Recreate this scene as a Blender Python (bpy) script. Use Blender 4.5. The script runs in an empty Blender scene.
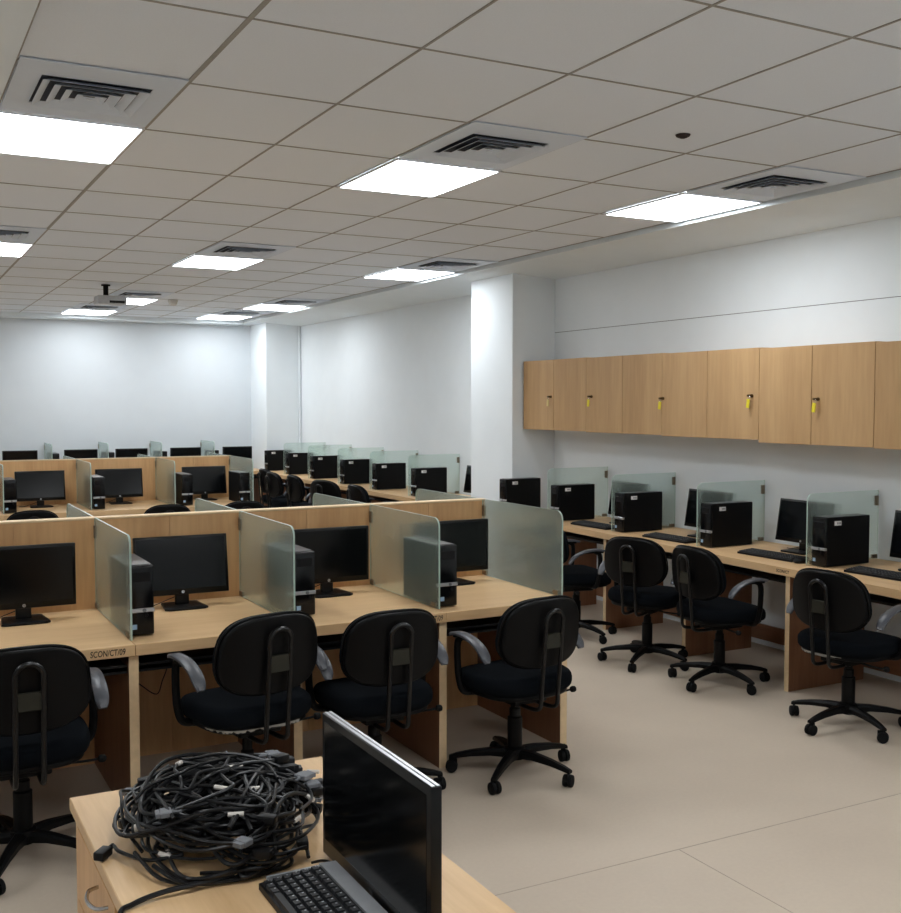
import bpy, bmesh, math, random
from mathutils import Vector, Matrix
random.seed(7)
PI = math.pi
scn = bpy.context.scene
C = scn.collection

# ------------------------------------------------------------------ materials
def lin(r, g, b):
    f = lambda c: (c / 255) / 12.92 if c / 255 <= .04045 else ((c / 255 + .055) / 1.055) ** 2.4
    return (f(r), f(g), f(b), 1)

def new_mat(name):
    m = bpy.data.materials.new(name); m.use_nodes = True
    nt = m.node_tree
    return m, nt, nt.nodes['Principled BSDF']

def plain(name, col, rough=.5, metal=0, noise=.06, scale=30, bump=0, spec=.5, emit=None):
    m, nt, b = new_mat(name)
    b.inputs['Roughness'].default_value = rough
    b.inputs['Metallic'].default_value = metal
    b.inputs['Specular IOR Level'].default_value = spec
    tc = nt.nodes.new('ShaderNodeTexCoord')
    nz = nt.nodes.new('ShaderNodeTexNoise'); nz.inputs['Scale'].default_value = scale
    nt.links.new(tc.outputs['Object'], nz.inputs['Vector'])
    rp = nt.nodes.new('ShaderNodeValToRGB')
    rp.color_ramp.elements[0].position = .3; rp.color_ramp.elements[1].position = .7
    rp.color_ramp.elements[0].color = tuple(c * (1 - noise) for c in col[:3]) + (1,)
    rp.color_ramp.elements[1].color = tuple(min(1, c * (1 + noise)) for c in col[:3]) + (1,)
    nt.links.new(nz.outputs['Fac'], rp.inputs['Fac'])
    nt.links.new(rp.outputs['Color'], b.inputs['Base Color'])
    if bump:
        bp = nt.nodes.new('ShaderNodeBump'); bp.inputs['Strength'].default_value = bump
        bp.inputs['Distance'].default_value = .004
        nt.links.new(nz.outputs['Fac'], bp.inputs['Height']); nt.links.new(bp.outputs['Normal'], b.inputs['Normal'])
    if emit:
        b.inputs['Emission Color'].default_value = col; b.inputs['Emission Strength'].default_value = emit
    return m

def wood(name, c1, c2, sc, rough=.42):
    """laminate: two stretched noises along the grain, in world-sized object coordinates"""
    m, nt, b = new_mat(name)
    b.inputs['Roughness'].default_value = rough
    b.inputs['Specular IOR Level'].default_value = .35
    tc = nt.nodes.new('ShaderNodeTexCoord')
    mp = nt.nodes.new('ShaderNodeMapping'); mp.inputs['Scale'].default_value = sc
    nt.links.new(tc.outputs['Object'], mp.inputs['Vector'])
    n1 = nt.nodes.new('ShaderNodeTexNoise'); n1.inputs['Scale'].default_value = 1; n1.inputs['Detail'].default_value = 3
    n2 = nt.nodes.new('ShaderNodeTexNoise'); n2.inputs['Scale'].default_value = 7; n2.inputs['Detail'].default_value = 2
    nt.links.new(mp.outputs['Vector'], n1.inputs['Vector']); nt.links.new(mp.outputs['Vector'], n2.inputs['Vector'])
    mx = nt.nodes.new('ShaderNodeMix'); mx.inputs[0].default_value = .35
    nt.links.new(n1.outputs['Fac'], mx.inputs[2]); nt.links.new(n2.outputs['Fac'], mx.inputs[3])
    rp = nt.nodes.new('ShaderNodeValToRGB')
    rp.color_ramp.elements[0].position = .32; rp.color_ramp.elements[1].position = .66
    rp.color_ramp.elements[0].color = c1; rp.color_ramp.elements[1].color = c2
    nt.links.new(mx.outputs[0], rp.inputs['Fac']); nt.links.new(rp.outputs['Color'], b.inputs['Base Color'])
    return m

def frosted():
    m, nt, b = new_mat('frosted_glass')
    out = nt.nodes['Material Output']
    b.inputs['Base Color'].default_value = (.88, .955, .92, 1)
    b.inputs['Transmission Weight'].default_value = 1
    b.inputs['Roughness'].default_value = .23
    b.inputs['IOR'].default_value = 1.2
    tr = nt.nodes.new('ShaderNodeBsdfTranslucent'); tr.inputs['Color'].default_value = (.70, .80, .76, 1)
    df = nt.nodes.new('ShaderNodeBsdfDiffuse'); df.inputs['Color'].default_value = (.54, .66, .61, 1)
    tp = nt.nodes.new('ShaderNodeBsdfTransparent'); tp.inputs['Color'].default_value = (.86, .94, .91, 1)
    tc = nt.nodes.new('ShaderNodeTexCoord')
    nz = nt.nodes.new('ShaderNodeTexNoise'); nz.inputs['Scale'].default_value = 3
    nt.links.new(tc.outputs['Object'], nz.inputs['Vector'])
    mr = nt.nodes.new('ShaderNodeMapRange'); mr.inputs[3].default_value = .11; mr.inputs[4].default_value = .17
    nt.links.new(nz.outputs['Fac'], mr.inputs[0])
    m1 = nt.nodes.new('ShaderNodeMixShader'); m1.inputs[0].default_value = .6
    nt.links.new(tr.outputs[0], m1.inputs[1]); nt.links.new(df.outputs[0], m1.inputs[2])
    m2 = nt.nodes.new('ShaderNodeMixShader')
    nt.links.new(mr.outputs[0], m2.inputs[0])
    nt.links.new(b.outputs[0], m2.inputs[1]); nt.links.new(m1.outputs[0], m2.inputs[2])
    m3 = nt.nodes.new('ShaderNodeMixShader'); m3.inputs[0].default_value = .2
    nt.links.new(m2.outputs[0], m3.inputs[1]); nt.links.new(tp.outputs[0], m3.inputs[2])
    nt.links.new(m3.outputs[0], out.inputs['Surface'])
    return m

def floor_mat():
    m, nt, b = new_mat('vinyl_floor')
    b.inputs['Roughness'].default_value = .42
    b.inputs['Specular IOR Level'].default_value = .35
    tc = nt.nodes.new('ShaderNodeTexCoord')
    n1 = nt.nodes.new('ShaderNodeTexNoise'); n1.inputs['Scale'].default_value = 1.3; n1.inputs['Detail'].default_value = 4
    n2 = nt.nodes.new('ShaderNodeTexNoise'); n2.inputs['Scale'].default_value = 60; n2.inputs['Detail'].default_value = 2
    nt.links.new(tc.outputs['Object'], n1.inputs['Vector']); nt.links.new(tc.outputs['Object'], n2.inputs['Vector'])
    mx = nt.nodes.new('ShaderNodeMix'); mx.inputs[0].default_value = .25
    nt.links.new(n1.outputs['Fac'], mx.inputs[2]); nt.links.new(n2.outputs['Fac'], mx.inputs[3])
    rp = nt.nodes.new('ShaderNodeValToRGB')
    rp.color_ramp.elements[0].position = .3; rp.color_ramp.elements[1].position = .7
    rp.color_ramp.elements[0].color = lin(191, 176, 159); rp.color_ramp.elements[1].color = lin(204, 189, 171)
    nt.links.new(mx.outputs[0], rp.inputs['Fac']); nt.links.new(rp.outputs['Color'], b.inputs['Base Color'])
    return m

def emission(name, col, strength):
    m, nt, b = new_mat(name)
    e = nt.nodes.new('ShaderNodeEmission'); e.inputs['Color'].default_value = col; e.inputs['Strength'].default_value = strength
    nt.links.new(e.outputs[0], nt.nodes['Material Output'].inputs['Surface'])
    return m

W1, W2 = lin(196, 150, 103), lin(220, 176, 126)
M = dict(
    wallb=plain('wall_paint_dimmed', lin(208, 214, 219), .85, noise=.012, scale=4),  # wall paint darkened to offset too much light on the back wall
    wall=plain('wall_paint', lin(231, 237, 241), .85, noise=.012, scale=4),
    tile=plain('mineral_tile', lin(224, 231, 240), .95, noise=.02, scale=180, bump=.15),
    grid=plain('ceiling_grid', lin(150, 148, 143), .6),
    gridlight=plain('light_trim', lin(225, 226, 228), .5),
    soffit=plain('soffit_paint', lin(224, 232, 237), .9, noise=.012, scale=4),
    floor=floor_mat(),
    seam=plain('floor_seam', lin(168, 154, 138), .6),
    top=wood('wood_worktop', lin(202, 165, 121), lin(218, 183, 139), (1.2, 16, 16)),
    topy=wood('wood_worktop_deep', lin(202, 165, 121), lin(218, 183, 139), (16, 1.2, 16)),
    panel=wood('wood_upright', W1, W2, (9, 9, .7)),
    cab=wood('wood_cabinet', lin(176, 140, 98), lin(196, 160, 116), (7, 7, .6)),
    rail=wood('wood_dark_rail', lin(120, 82, 58), lin(142, 98, 70), (1, 1, 14)),
    cap=plain('wood_edge_band', lin(220, 192, 152), .45),
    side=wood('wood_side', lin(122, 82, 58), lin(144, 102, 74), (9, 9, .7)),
    glass=frosted(),
    glassedge=plain('glass_edge', lin(168, 188, 178), .3),
    metal=plain('bracket_metal', lin(128, 116, 98), .35, .8),
    chrome=plain('chrome', lin(200, 200, 202), .18, 1),
    black=plain('black_plastic', lin(15, 15, 17), .45, spec=0.2),
    blackg=plain('black_gloss', lin(9, 9, 11), .2, spec=0.3),
    rubber=plain('black_rubber', lin(15, 15, 16), .7, spec=0.15),
    fabric=plain('chair_fabric', lin(13, 16, 20), .95, spec=0.05, noise=.25, scale=220, bump=.2),
    shell=plain('chair_shell', lin(9, 9, 10), .4, spec=0.12),
    armpad=plain('arm_pad_grey', lin(72, 74, 80), .38),
    tubem=plain('black_tube', lin(10, 10, 11), .3, spec=0.3),
    plate=plain('olive_plate', lin(44, 43, 36), .5, spec=0.15),
    screen=plain('screen_glass', lin(8, 10, 12), .16, spec=.25),
    bezel=plain('monitor_bezel', lin(9, 9, 10), .28, spec=0.25),
    silver=plain('silver_strip', lin(190, 192, 196), .3, .6),
    case=plain('pc_case', lin(9, 10, 12), .5, spec=0.15),
    casesheen=plain('pc_top_sheen', lin(60, 62, 66), .32),  # case black lightened to paint the reflection on top
    white=plain('white_label', lin(222, 222, 222), .6),
    ink=plain('dark_ink', lin(40, 26, 22), .8),
    inkgrey=plain('grey_print', lin(110, 112, 116), .8),
    blue=plain('blue_sticker', lin(150, 178, 205), .5),
    yellow=plain('yellow_tag', lin(222, 205, 40), .5),
    paleyel=plain('pale_tag', lin(206, 186, 124), .5),
    brass=plain('bronze_lock', lin(92, 72, 44), .35, .8),
    cable=plain('cable_rubber', lin(14, 14, 16), .36, spec=0.3),
    tagw=plain('cable_tag', lin(205, 198, 190), .5),
    keys=plain('key_black', lin(30, 31, 34), .5),
    keyleg=plain('key_legend', lin(170, 172, 176), .6),
    vent=plain('vent_paint', lin(206, 217, 232), .5, noise=.01),
    ventdark=plain('vent_dark', lin(40, 46, 60), .7),
    light=emission('diffuser_glow', (.93, .97, 1, 1), 13.0),
    proj=plain('projector_silver', lin(176, 178, 182), .4),
    lens=plain('lens_black', lin(10, 10, 12), .08),
    det=plain('detector_white', lin(196, 192, 184), .6),
    wrap=plain('clear_wrap', lin(140, 136, 130), .3),
)

# ------------------------------------------------------------------ mesh helpers
def bm_new(): return bmesh.new()

def box(bm, x0, x1, y0, y1, z0, z1, bev=0, seg=2, mat=None):
    r = bmesh.ops.create_cube(bm, size=1)
    vs = r['verts']
    for v in vs:
        v.co = Vector((x0 + (v.co.x + .5) * (x1 - x0), y0 + (v.co.y + .5) * (y1 - y0), z0 + (v.co.z + .5) * (z1 - z0)))
    if bev:
        es = list({e for v in vs for e in v.link_edges})
        r2 = bmesh.ops.bevel(bm, geom=es, offset=bev, segments=seg, affect='EDGES', profile=.5)
        vs = list({v for f in r2['faces'] for v in f.verts} | {v for v in vs if v.is_valid})
    if mat is not None:
        for v in vs: v.co = mat @ v.co
    return vs

def prism(bm, pts, z0, z1, mat=None, taper=None):
    """extruded outline (list of 2-D points, counter-clockwise)"""
    n = len(pts)
    a = [bm.verts.new((p[0], p[1], z0)) for p in pts]
    b = [bm.verts.new((p[0], p[1], z1)) for p in pts]
    bm.faces.new(a[::-1]); bm.faces.new(b)
    for i in range(n):
        j = (i + 1) % n
        bm.faces.new((a[i], a[j], b[j], b[i]))
    if mat is not None:
        for v in a + b: v.co = mat @ v.co
    return a + b

def pillow(bm, pts, z0, z1, rnd, mat=None, dome=0, steps=4, deform=None):
    """outline with rounded rims: stacked rings, top and bottom both rounded"""
    cxx = sum(p[0] for p in pts) / len(pts); cyy = sum(p[1] for p in pts) / len(pts)
    sx = max(abs(p[0] - cxx) for p in pts); sy = max(abs(p[1] - cyy) for p in pts)
    rings = []
    prof = []
    for k in range(steps + 1):
        a = PI / 2 * k / steps
        prof.append((rnd * (1 - math.sin(a)), z0 + rnd * (1 - math.cos(a))))
    for k in range(steps + 1):
        a = PI / 2 * (1 - k / steps)
        prof.append((rnd * (1 - math.sin(a)), z1 - rnd * (1 - math.cos(a))))
    for k in (1, 2, 3):
        s = 1 - k * .28
        prof.append((('s', s), z1 + dome * (1 - s * s)))
    allv = []
    for ins, zz in prof:
        if isinstance(ins, tuple): kx = (1 - rnd / sx) * ins[1]; ky = (1 - rnd / sy) * ins[1]
        else: kx, ky = 1 - ins / sx, 1 - ins / sy
        ring = [bm.verts.new((cxx + (p[0] - cxx) * kx, cyy + (p[1] - cyy) * ky, zz)) for p in pts]
        rings.append(ring); allv += ring
    n = len(pts)
    for r0, r1 in zip(rings, rings[1:]):
        for i in range(n):
            j = (i + 1) % n
            bm.faces.new((r0[i], r0[j], r1[j], r1[i]))
    bm.faces.new(rings[0][::-1]); bm.faces.new(rings[-1])
    for v in allv:
        if deform: v.co = deform(v.co)
        if mat is not None: v.co = mat @ v.co
    return allv

def superellipse(a, b, n=3, k=40, narrow=0):
    out = []
    for i in range(k):
        t = 2 * PI * i / k
        c, s = math.cos(t), math.sin(t)
        x = a * math.copysign(abs(c) ** (2 / n), c); y = b * math.copysign(abs(s) ** (2 / n), s)
        out.append((x * (1 - narrow * y / b), y))
    return out

def smooth_path(pts, sub=6, closed=False):
    P = [Vector(p) for p in pts]; n = len(P); out = []
    rng = range(n) if closed else range(n - 1)
    for i in rng:
        p0 = P[(i - 1) % n] if closed or i > 0 else P[i] * 2 - P[i + 1]
        p1 = P[i]; p2 = P[(i + 1) % n]
        p3 = P[(i + 2) % n] if closed or i + 2 < n else P[i + 1] * 2 - P[i]
        for k in range(sub):
            t = k / sub
            out.append(.5 * ((2 * p1) + (p2 - p0) * t + (2 * p0 - 5 * p1 + 4 * p2 - p3) * t * t + (3 * p1 - p0 - 3 * p2 + p3) * t ** 3))
    if not closed: out.append(P[-1])
    return out

def tube(bm, path, r, k=8, closed=False, r1=None):
    P = [Vector(p) for p in path]; n = len(P); rings = []
    up = None
    for i, p in enumerate(P):
        if closed: d = P[(i + 1) % n] - P[i - 1]
        else: d = P[min(i + 1, n - 1)] - P[max(i - 1, 0)]
        if d.length < 1e-9: d = Vector((0, 0, 1))
        d.normalize()
        if up is None:
            up = d.orthogonal().normalized()
        else:
            up = up - d * up.dot(d)
            up = up.normalized() if up.length > 1e-6 else d.orthogonal().normalized()
        w = d.cross(up)
        rr = r if r1 is None else r + (r1 - r) * i / (n - 1)
        rings.append([bm.verts.new(p + (up * math.cos(2 * PI * j / k) + w * math.sin(2 * PI * j / k)) * rr) for j in range(k)])
    m = n if closed else n - 1
    for i in range(m):
        a, b = rings[i], rings[(i + 1) % n]
        for j in range(k):
            bm.faces.new((a[j], a[(j + 1) % k], b[(j + 1) % k], b[j]))
    if not closed:
        bm.faces.new(rings[0][::-1]); bm.faces.new(rings[-1])

def cyl(bm, p0, p1, r, k=20, r1=None): tube(bm, [p0, p1], r, k, r1=r1)

def lathe(bm, prof, k=24, mat=None):
    rings = []
    for r, zz in prof:
        rings.append([bm.verts.new((r * math.cos(2 * PI * j / k), r * math.sin(2 * PI * j / k), zz)) for j in range(k)])
    for a, b in zip(rings, rings[1:]):
        for j in range(k): bm.faces.new((a[j], a[(j + 1) % k], b[(j + 1) % k], b[j]))
    bm.faces.new(rings[0][::-1]); bm.faces.new(rings[-1])
    if mat is not None:
        for r in rings:
            for v in r: v.co = mat @ v.co

def mesh(name, bm, mats, smooth=True, angle=35):
    bmesh.ops.recalc_face_normals(bm, faces=bm.faces[:])
    me = bpy.data.meshes.new(name); bm.to_mesh(me); bm.free()
    for m in (mats if isinstance(mats, (list, tuple)) else [mats]): me.materials.append(m)
    if smooth:
        me.shade_smooth()
        try: me.set_sharp_from_angle(angle=math.radians(angle))
        except Exception: pass
    return me

def ob(name, bm, mats, parent=None, loc=None, smooth=True, label=None, angle=35):
    o = bpy.data.objects.new(name, bm if isinstance(bm, bpy.types.Mesh) else mesh(name, bm, mats, smooth, angle))
    C.objects.link(o)
    if parent: o.parent = parent
    if loc: o.location = loc
    if label: o['label'] = label
    return o

def tag(o, label=None, cat=None, group=None, kind=None):
    if label: o['label'] = label
    if cat: o['category'] = cat
    if group: o['group'] = group
    if kind: o['kind'] = kind
    return o

def thing(name, label, cat, loc=(0, 0, 0), rz=0, group=None):
    o = bpy.data.objects.new(name, None); C.objects.link(o)
    o.empty_display_size = .1
    o.location = loc; o.rotation_euler = (0, 0, rz)
    return tag(o, label, cat, group)

KIDS = {}
def kids(o):
    return [x for x in C.objects if x.parent == o]

def copy_tree(o, parent=None, skip=()):
    c = o.copy(); C.objects.link(c)
    if parent: c.parent = parent
    for ch in kids(o):
        if ch.name.split('.')[0] in skip: continue
        copy_tree(ch, c, skip)
    return c

def dup(src, loc, rz, label, group=None, skip=()):
    c = copy_tree(src, None, skip)
    c.location = loc; c.rotation_euler = (0, 0, rz); c['label'] = label
    if group: c['group'] = group
    return c

class Proto:
    """first use moves the original, later uses copy it"""
    def __init__(s, root): s.root = root; s.used = False
    def put(s, loc, rz, label, group, skip=()):
        if not s.used:
            s.used = True; o = s.root
            o.location = loc; o.rotation_euler = (0, 0, rz); o['label'] = label; o['group'] = group
            return o
        return dup(s.root, loc, rz, label, group, skip)

def text_mesh(s, size, mat, name='lettering', shear=0, bold=0):
    cu = bpy.data.curves.new(name, 'FONT'); cu.body = s; cu.size = size; cu.shear = shear
    cu.align_x = 'CENTER'; cu.align_y = 'CENTER'; cu.offset = bold; cu.resolution_u = 3
    t = bpy.data.objects.new(name, cu); C.objects.link(t)
    dg = bpy.context.evaluated_depsgraph_get(); dg.update()
    me = bpy.data.meshes.new_from_object(t.evaluated_get(dg))
    bpy.data.objects.remove(t); bpy.data.curves.remove(cu)
    me.materials.clear(); me.materials.append(mat); me.name = name
    return me

def struct(name, bm, mat, smooth=False):
    o = ob(name, bm, mat, smooth=smooth); o['kind'] = 'structure'; return o

# ------------------------------------------------------------------ room
ZC, ZS = 2.884, 2.80           # tile ceiling, perimeter soffit
XW, YB, XL, YF = 5.40, 15.45, -3.6, -4.4
TX0, TY0, TX, TY = 1.0486, 3.2904, .6, .7626
GX = lambda i: TX0 + TX * i
GY = lambda r: TY0 + TY * r
XE, YE = GX(6), 15.1          # tile field ends

b = bm_new(); box(b, XL - .1, XW + .1, YF - .1, YB + .1, -.1, 0); floor = struct('floor', b, M['floor'])
b = bm_new(); box(b, -1, XW - .75, 3.076, 3.080, .0, .0008); box(b, 2.62, 2.623, -1, 3.076, 0, .0008)
s = ob('seam', b, M['seam'], floor, smooth=False)
b = bm_new(); box(b, XW, XW + .1, YF - .1, YB + .1, 0, 2.32); box(b, XW + .003, XW + .1, YF - .1, YB + .1, 2.32, 2.325)
box(b, XW, XW + .1, YF - .1, YB + .1, 2.325, 3.0)
wr = struct('wall_right', b, M['wall'])
b = bm_new(); box(b, XW - .001, XW + .002, YF, 8.1, 2.3205, 2.3245); ob('groove', b, M['inkgrey'], wr, smooth=False)
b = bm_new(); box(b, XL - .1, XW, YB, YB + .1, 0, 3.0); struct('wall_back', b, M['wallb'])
b = bm_new(); box(b, XL - .1, XL, YF - .1, YB, 0, 3.0); struct('wall_left', b, M['wall'])
b = bm_new(); box(b, XL, XW, YF - .1, YF, 0, 3.0); struct('wall_front', b, M['wall'])
b = bm_new(); box(b, 4.95, XW, 8.10, 8.85, 0, ZS + .05, .006, 2); struct('column', b, M['wall'])
b = bm_new(); box(b, 4.88, XW, 14.72, YB, 0, ZS + .05, .006, 2); struct('column', b, M['wall'])
b = bm_new(); cyl(b, (5.375, 14.695, 0), (5.375, 14.695, ZS + .02), .016, 12); struct('trim_1', b, M['wall'], True)
# ceiling: tile field, T-bar grid, perimeter soffit with its drop
b = bm_new()
box(b, XL, XE, YF, YE, ZC, ZC + .05)
ceil = struct('ceiling', b, M['tile'])
b = bm_new()
for i in range(-7, 7):
    w = .009 if i == 0 else .0048
    box(b, GX(i) - w, GX(i) + w, YF, YE, ZC - .003, ZC + .002)
for r in range(-10, 16):
    if GY(r) < YE - .1: box(b, XL, XE, GY(r) - .0048, GY(r) + .0048, ZC - .0028, ZC + .002)
tag(ob('grid', b, M['grid'], ceil, smooth=False))
def soffit(name, x0, x1, y0, y1, zz):
    b = bm_new(); box(b, x0, x1, y0, y1, zz, 3.0); return struct(name, b, M['soffit'])
b = bm_new(); prism(b, [(XE + .02, 2.848), (XW, ZS), (XW, 3.0), (XE + .02, 3.0)], YF, YB, Matrix(((1, 0, 0, 0), (0, 0, 1, 0), (0, 1, 0, 0), (0, 0, 0, 1))))
struct('ceiling_soffit_right', b, M['soffit'])
soffit('ceiling_soffit_back', XL, XE + .02, YE, YB, 2.83)
soffit('ceiling_beam', GX(-2) - .3, GX(-1) - .012, YF, YE, 2.85)
b = bm_new(); box(b, XL, XW, YF, YB, 3.0, 3.1); struct('ceiling_slab', b, M['soffit'])

# ------------------------------------------------------------------ ceiling lights / vents
def make_light():
    t = thing('ceiling_light', 'x', 'light')
    b = bm_new(); w, d = TX / 2 - .006, TY / 2 + .004; f = .009
    for a in ((-w, w, -d, -d + f), (-w, w, d - f, d), (-w, -w + f, -d + f, d - f), (w - f, w, -d + f, d - f)):
        box(b, *a, -.012, -.0005)
    ob('frame', b, M['gridlight'], t, smooth=False)
    b = bm_new(); box(b, -w + f, w - f, -d + f, d - f, -.009, -.001)
    ob('diffuser', b, M['light'], t, smooth=False)
    return t
def make_vent():
    t = thing('air_vent', 'x', 'vent')
    w, d, h = TX / 2 - .008, TY / 2 - .008, .2
    b = bm_new()
    for a in ((-w, w, -d, -h), (-w, w, h, d), (-w, -h, -h, h), (h, w, -h, h)): box(b, *a, -.005, -.0005)
    ob('panel', b, M['vent'], t, smooth=False)
    b = bm_new(); box(b, -h, h, -h, h, -.002, -.0008); ob('backing', b, M['ventdark'], t, smooth=False)
    b = bm_new()
    for k in range(4):
        o = h - .004 - k * .047; i = o - .03; c4 = ((-1, -1), (1, -1), (1, 1), (-1, 1))
        A = [b.verts.new((sx * o, sy * o, -.020)) for sx, sy in c4]
        B = [b.verts.new((sx * i, sy * i, -.0035)) for sx, sy in c4]
        D = [b.verts.new((sx * (i - .003), sy * (i - .003), -.0035)) for sx, sy in c4]
        E2 = [b.verts.new((sx * (o - .003), sy * (o - .003), -.020)) for sx, sy in c4]
        for q in range(4):
            n = (q + 1) % 4
            b.faces.new((A[q], A[n], B[n], B[q])); b.faces.new((B[q], B[n], D[n], D[q]))
            b.faces.new((D[q], D[n], E2[n], E2[q])); b.faces.new((E2[q], E2[n], A[n], A[q]))
    box(b, -.012, .012, -.012, .012, -.020, -.016)
    ob('louvre', b, M['vent'], t, smooth=False)
    return t
LP, VP = Proto(make_light()), Proto(make_vent())
cells = [
    (-1, 2, 'large glowing ceiling panel at the left edge beside the nearest vent'),
    (2, 2, 'bright square ceiling panel in the middle of the nearest light row'),
    (5, 2, 'glowing ceiling panel nearest the right wall above the wall cabinets'),
    (-1, 7, 'glowing ceiling panel cut by the left edge, second light row'),
    (2, 7, 'glowing ceiling panel in the middle of the second light row'),
    (5, 7, 'glowing ceiling panel beside the right soffit, second light row'),
    (2, 12, 'glowing ceiling panel just behind the projector'),
    (5, 12, 'glowing ceiling panel beside the right soffit, third light row'),
    (2, 14.35, 'glowing ceiling panel at the back wall below the projector'),
    (5, 14.35, 'glowing ceiling panel at the back wall near the far pilaster'),
]
vlab = ['square louvred air vent above the large light at the left edge', 'square louvred air vent in the middle of the nearest vent row',
        'square louvred air vent above the light nearest the wall cabinets', 'louvred air vent cut by the left edge, second vent row',
        'louvred air vent in the middle of the second vent row', 'louvred air vent beside the right soffit, second vent row',
        'louvred air vent just behind the projector', 'louvred air vent beside the right soffit, third vent row',
        'louvred air vent close to the back wall below the projector', 'louvred air vent close to the back wall near the far pilaster']
for (i, r, lb), vl in zip(cells, vlab):
    i -= .19 if r > 13 else 0
    LP.put((GX(i) + TX / 2, GY(r) + TY / 2 - .045, ZC - .003), 0, lb, 'square ceiling light panels')
    VP.put((GX(i) + TX / 2, GY(r) - TY / 2 - .055, ZC - .003), 0, vl, 'square ceiling air vents')
for i, r, lb in ((-1, -3, 'overhead, beside the beam'), (2, -3, 'overhead, in the middle'), (5, -3, 'overhead, beside the right soffit'), (-5, -3, 'overhead, beyond the beam'),
                 (-1, 12, 'third row, beside the beam'), (-1, -8, 'behind, beside the beam'), (2, -8, 'behind, in the middle'), (5, -8, 'behind, beside the right soffit'), (-5, 2, 'first row, beyond the beam'), (-5, 7, 'second row, beyond the beam'),):
    LP.put((GX(i) + TX / 2, GY(r) + TY / 2, ZC - .003), 0, 'added fill-light ceiling panel out of view, ' + lb, 'square ceiling light panels')  # unseen panels added outside the view to brighten the room

# projector, detector, sprinkler
t = thing('projector', 'silver ceiling projector hanging on a short pole', 'projector', (2.085, 11.2, ZC - .003))
b = bm_new(); box(b, -.145, .13, -.11, .11, -.20, -.115, .012, 3); ob('housing', b, M['proj'], t)
b = bm_new(); box(b, -.03, .12, -.113, -.109, -.19, -.165); ob('grille', b, M['black'], t, smooth=False)
b = bm_new(); cyl(b, (.128, -.02, -.157), (.152, -.02, -.157), .036, 20); ob('lens', b, M['lens'], t)
b = bm_new(); lathe(b, [(.045, -.012), (.045, 0)], 20); cyl(b, (0, 0, -.012), (0, 0, -.118), .025, 14)
for v in b.verts: v.co += Vector((-.045, 0, 0))
ob('mount_pole', b, M['rubber'], t)
b = bm_new(); lathe(b, [(.028, -.062), (.045, -.052), (.05, -.03), (.056, -.012), (.056, 0)], 24)
o = ob('smoke_detector', b, M['det'], loc=(3.03, 12.5, ZC - .001)); tag(o, 'small round smoke detector on the ceiling beyond the projector', 'detector')
b = bm_new(); lathe(b, [(.012, -.016), (.03, -.008), (.034, 0)], 20)
o = ob('ceiling_sprinkler', b, M['ink'], loc=(3.2, 3.78, ZC - .0005)); tag(o, 'tiny dark sprinkler head in a ceiling tile', 'sprinkler')

# ------------------------------------------------------------------ desk rows
ZD, ZT = .73, 1.155            # worktop height, top of dividers

def divider(parent, p0, d, front_r=.045, length=.80, name='glass_divider'):
    """frosted pane from p0 (x, y) running along unit direction d, stands on the worktop; clamps are its children"""
    d = Vector((d[0], d[1], 0)); nrm = Vector((-d.y, d.x, 0))
    L, H = length, ZT - ZD - .004
    out = [(0, 0), (L, 0)]
    r = front_r
    for k in range(9):
        a = PI / 2 * k / 8
        out.append((L - r + r * math.cos(a), H - r + r * math.sin(a)))
    out.append((0, H))
    mt = Matrix(((d.x, 0, nrm.x, p0[0]), (d.y, 0, nrm.y, p0[1]), (0, 1, 0, ZD + .003), (0, 0, 0, 1)))
    b = bm_new(); prism(b, out, -.004, .004, mt)
    for f in b.faces:
        if len(f.verts) == 4: f.material_index = 1
    g = ob(name, b, [M['glass'], M['glassedge']], parent, smooth=False, label='frosted green-tinted glass divider')
    for (u0, u1, z0, z1) in ((.002, .028, H - .095, H - .035), (.008, .052, .002, .026), (L - .075, L - .03, .002, .026)):
        b = bm_new(); box(b, u0, u1, z0, z1, -.0085, .0085, .002, 1, mt)
        ob('bracket', b, M['metal'], g)
    return g

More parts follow.
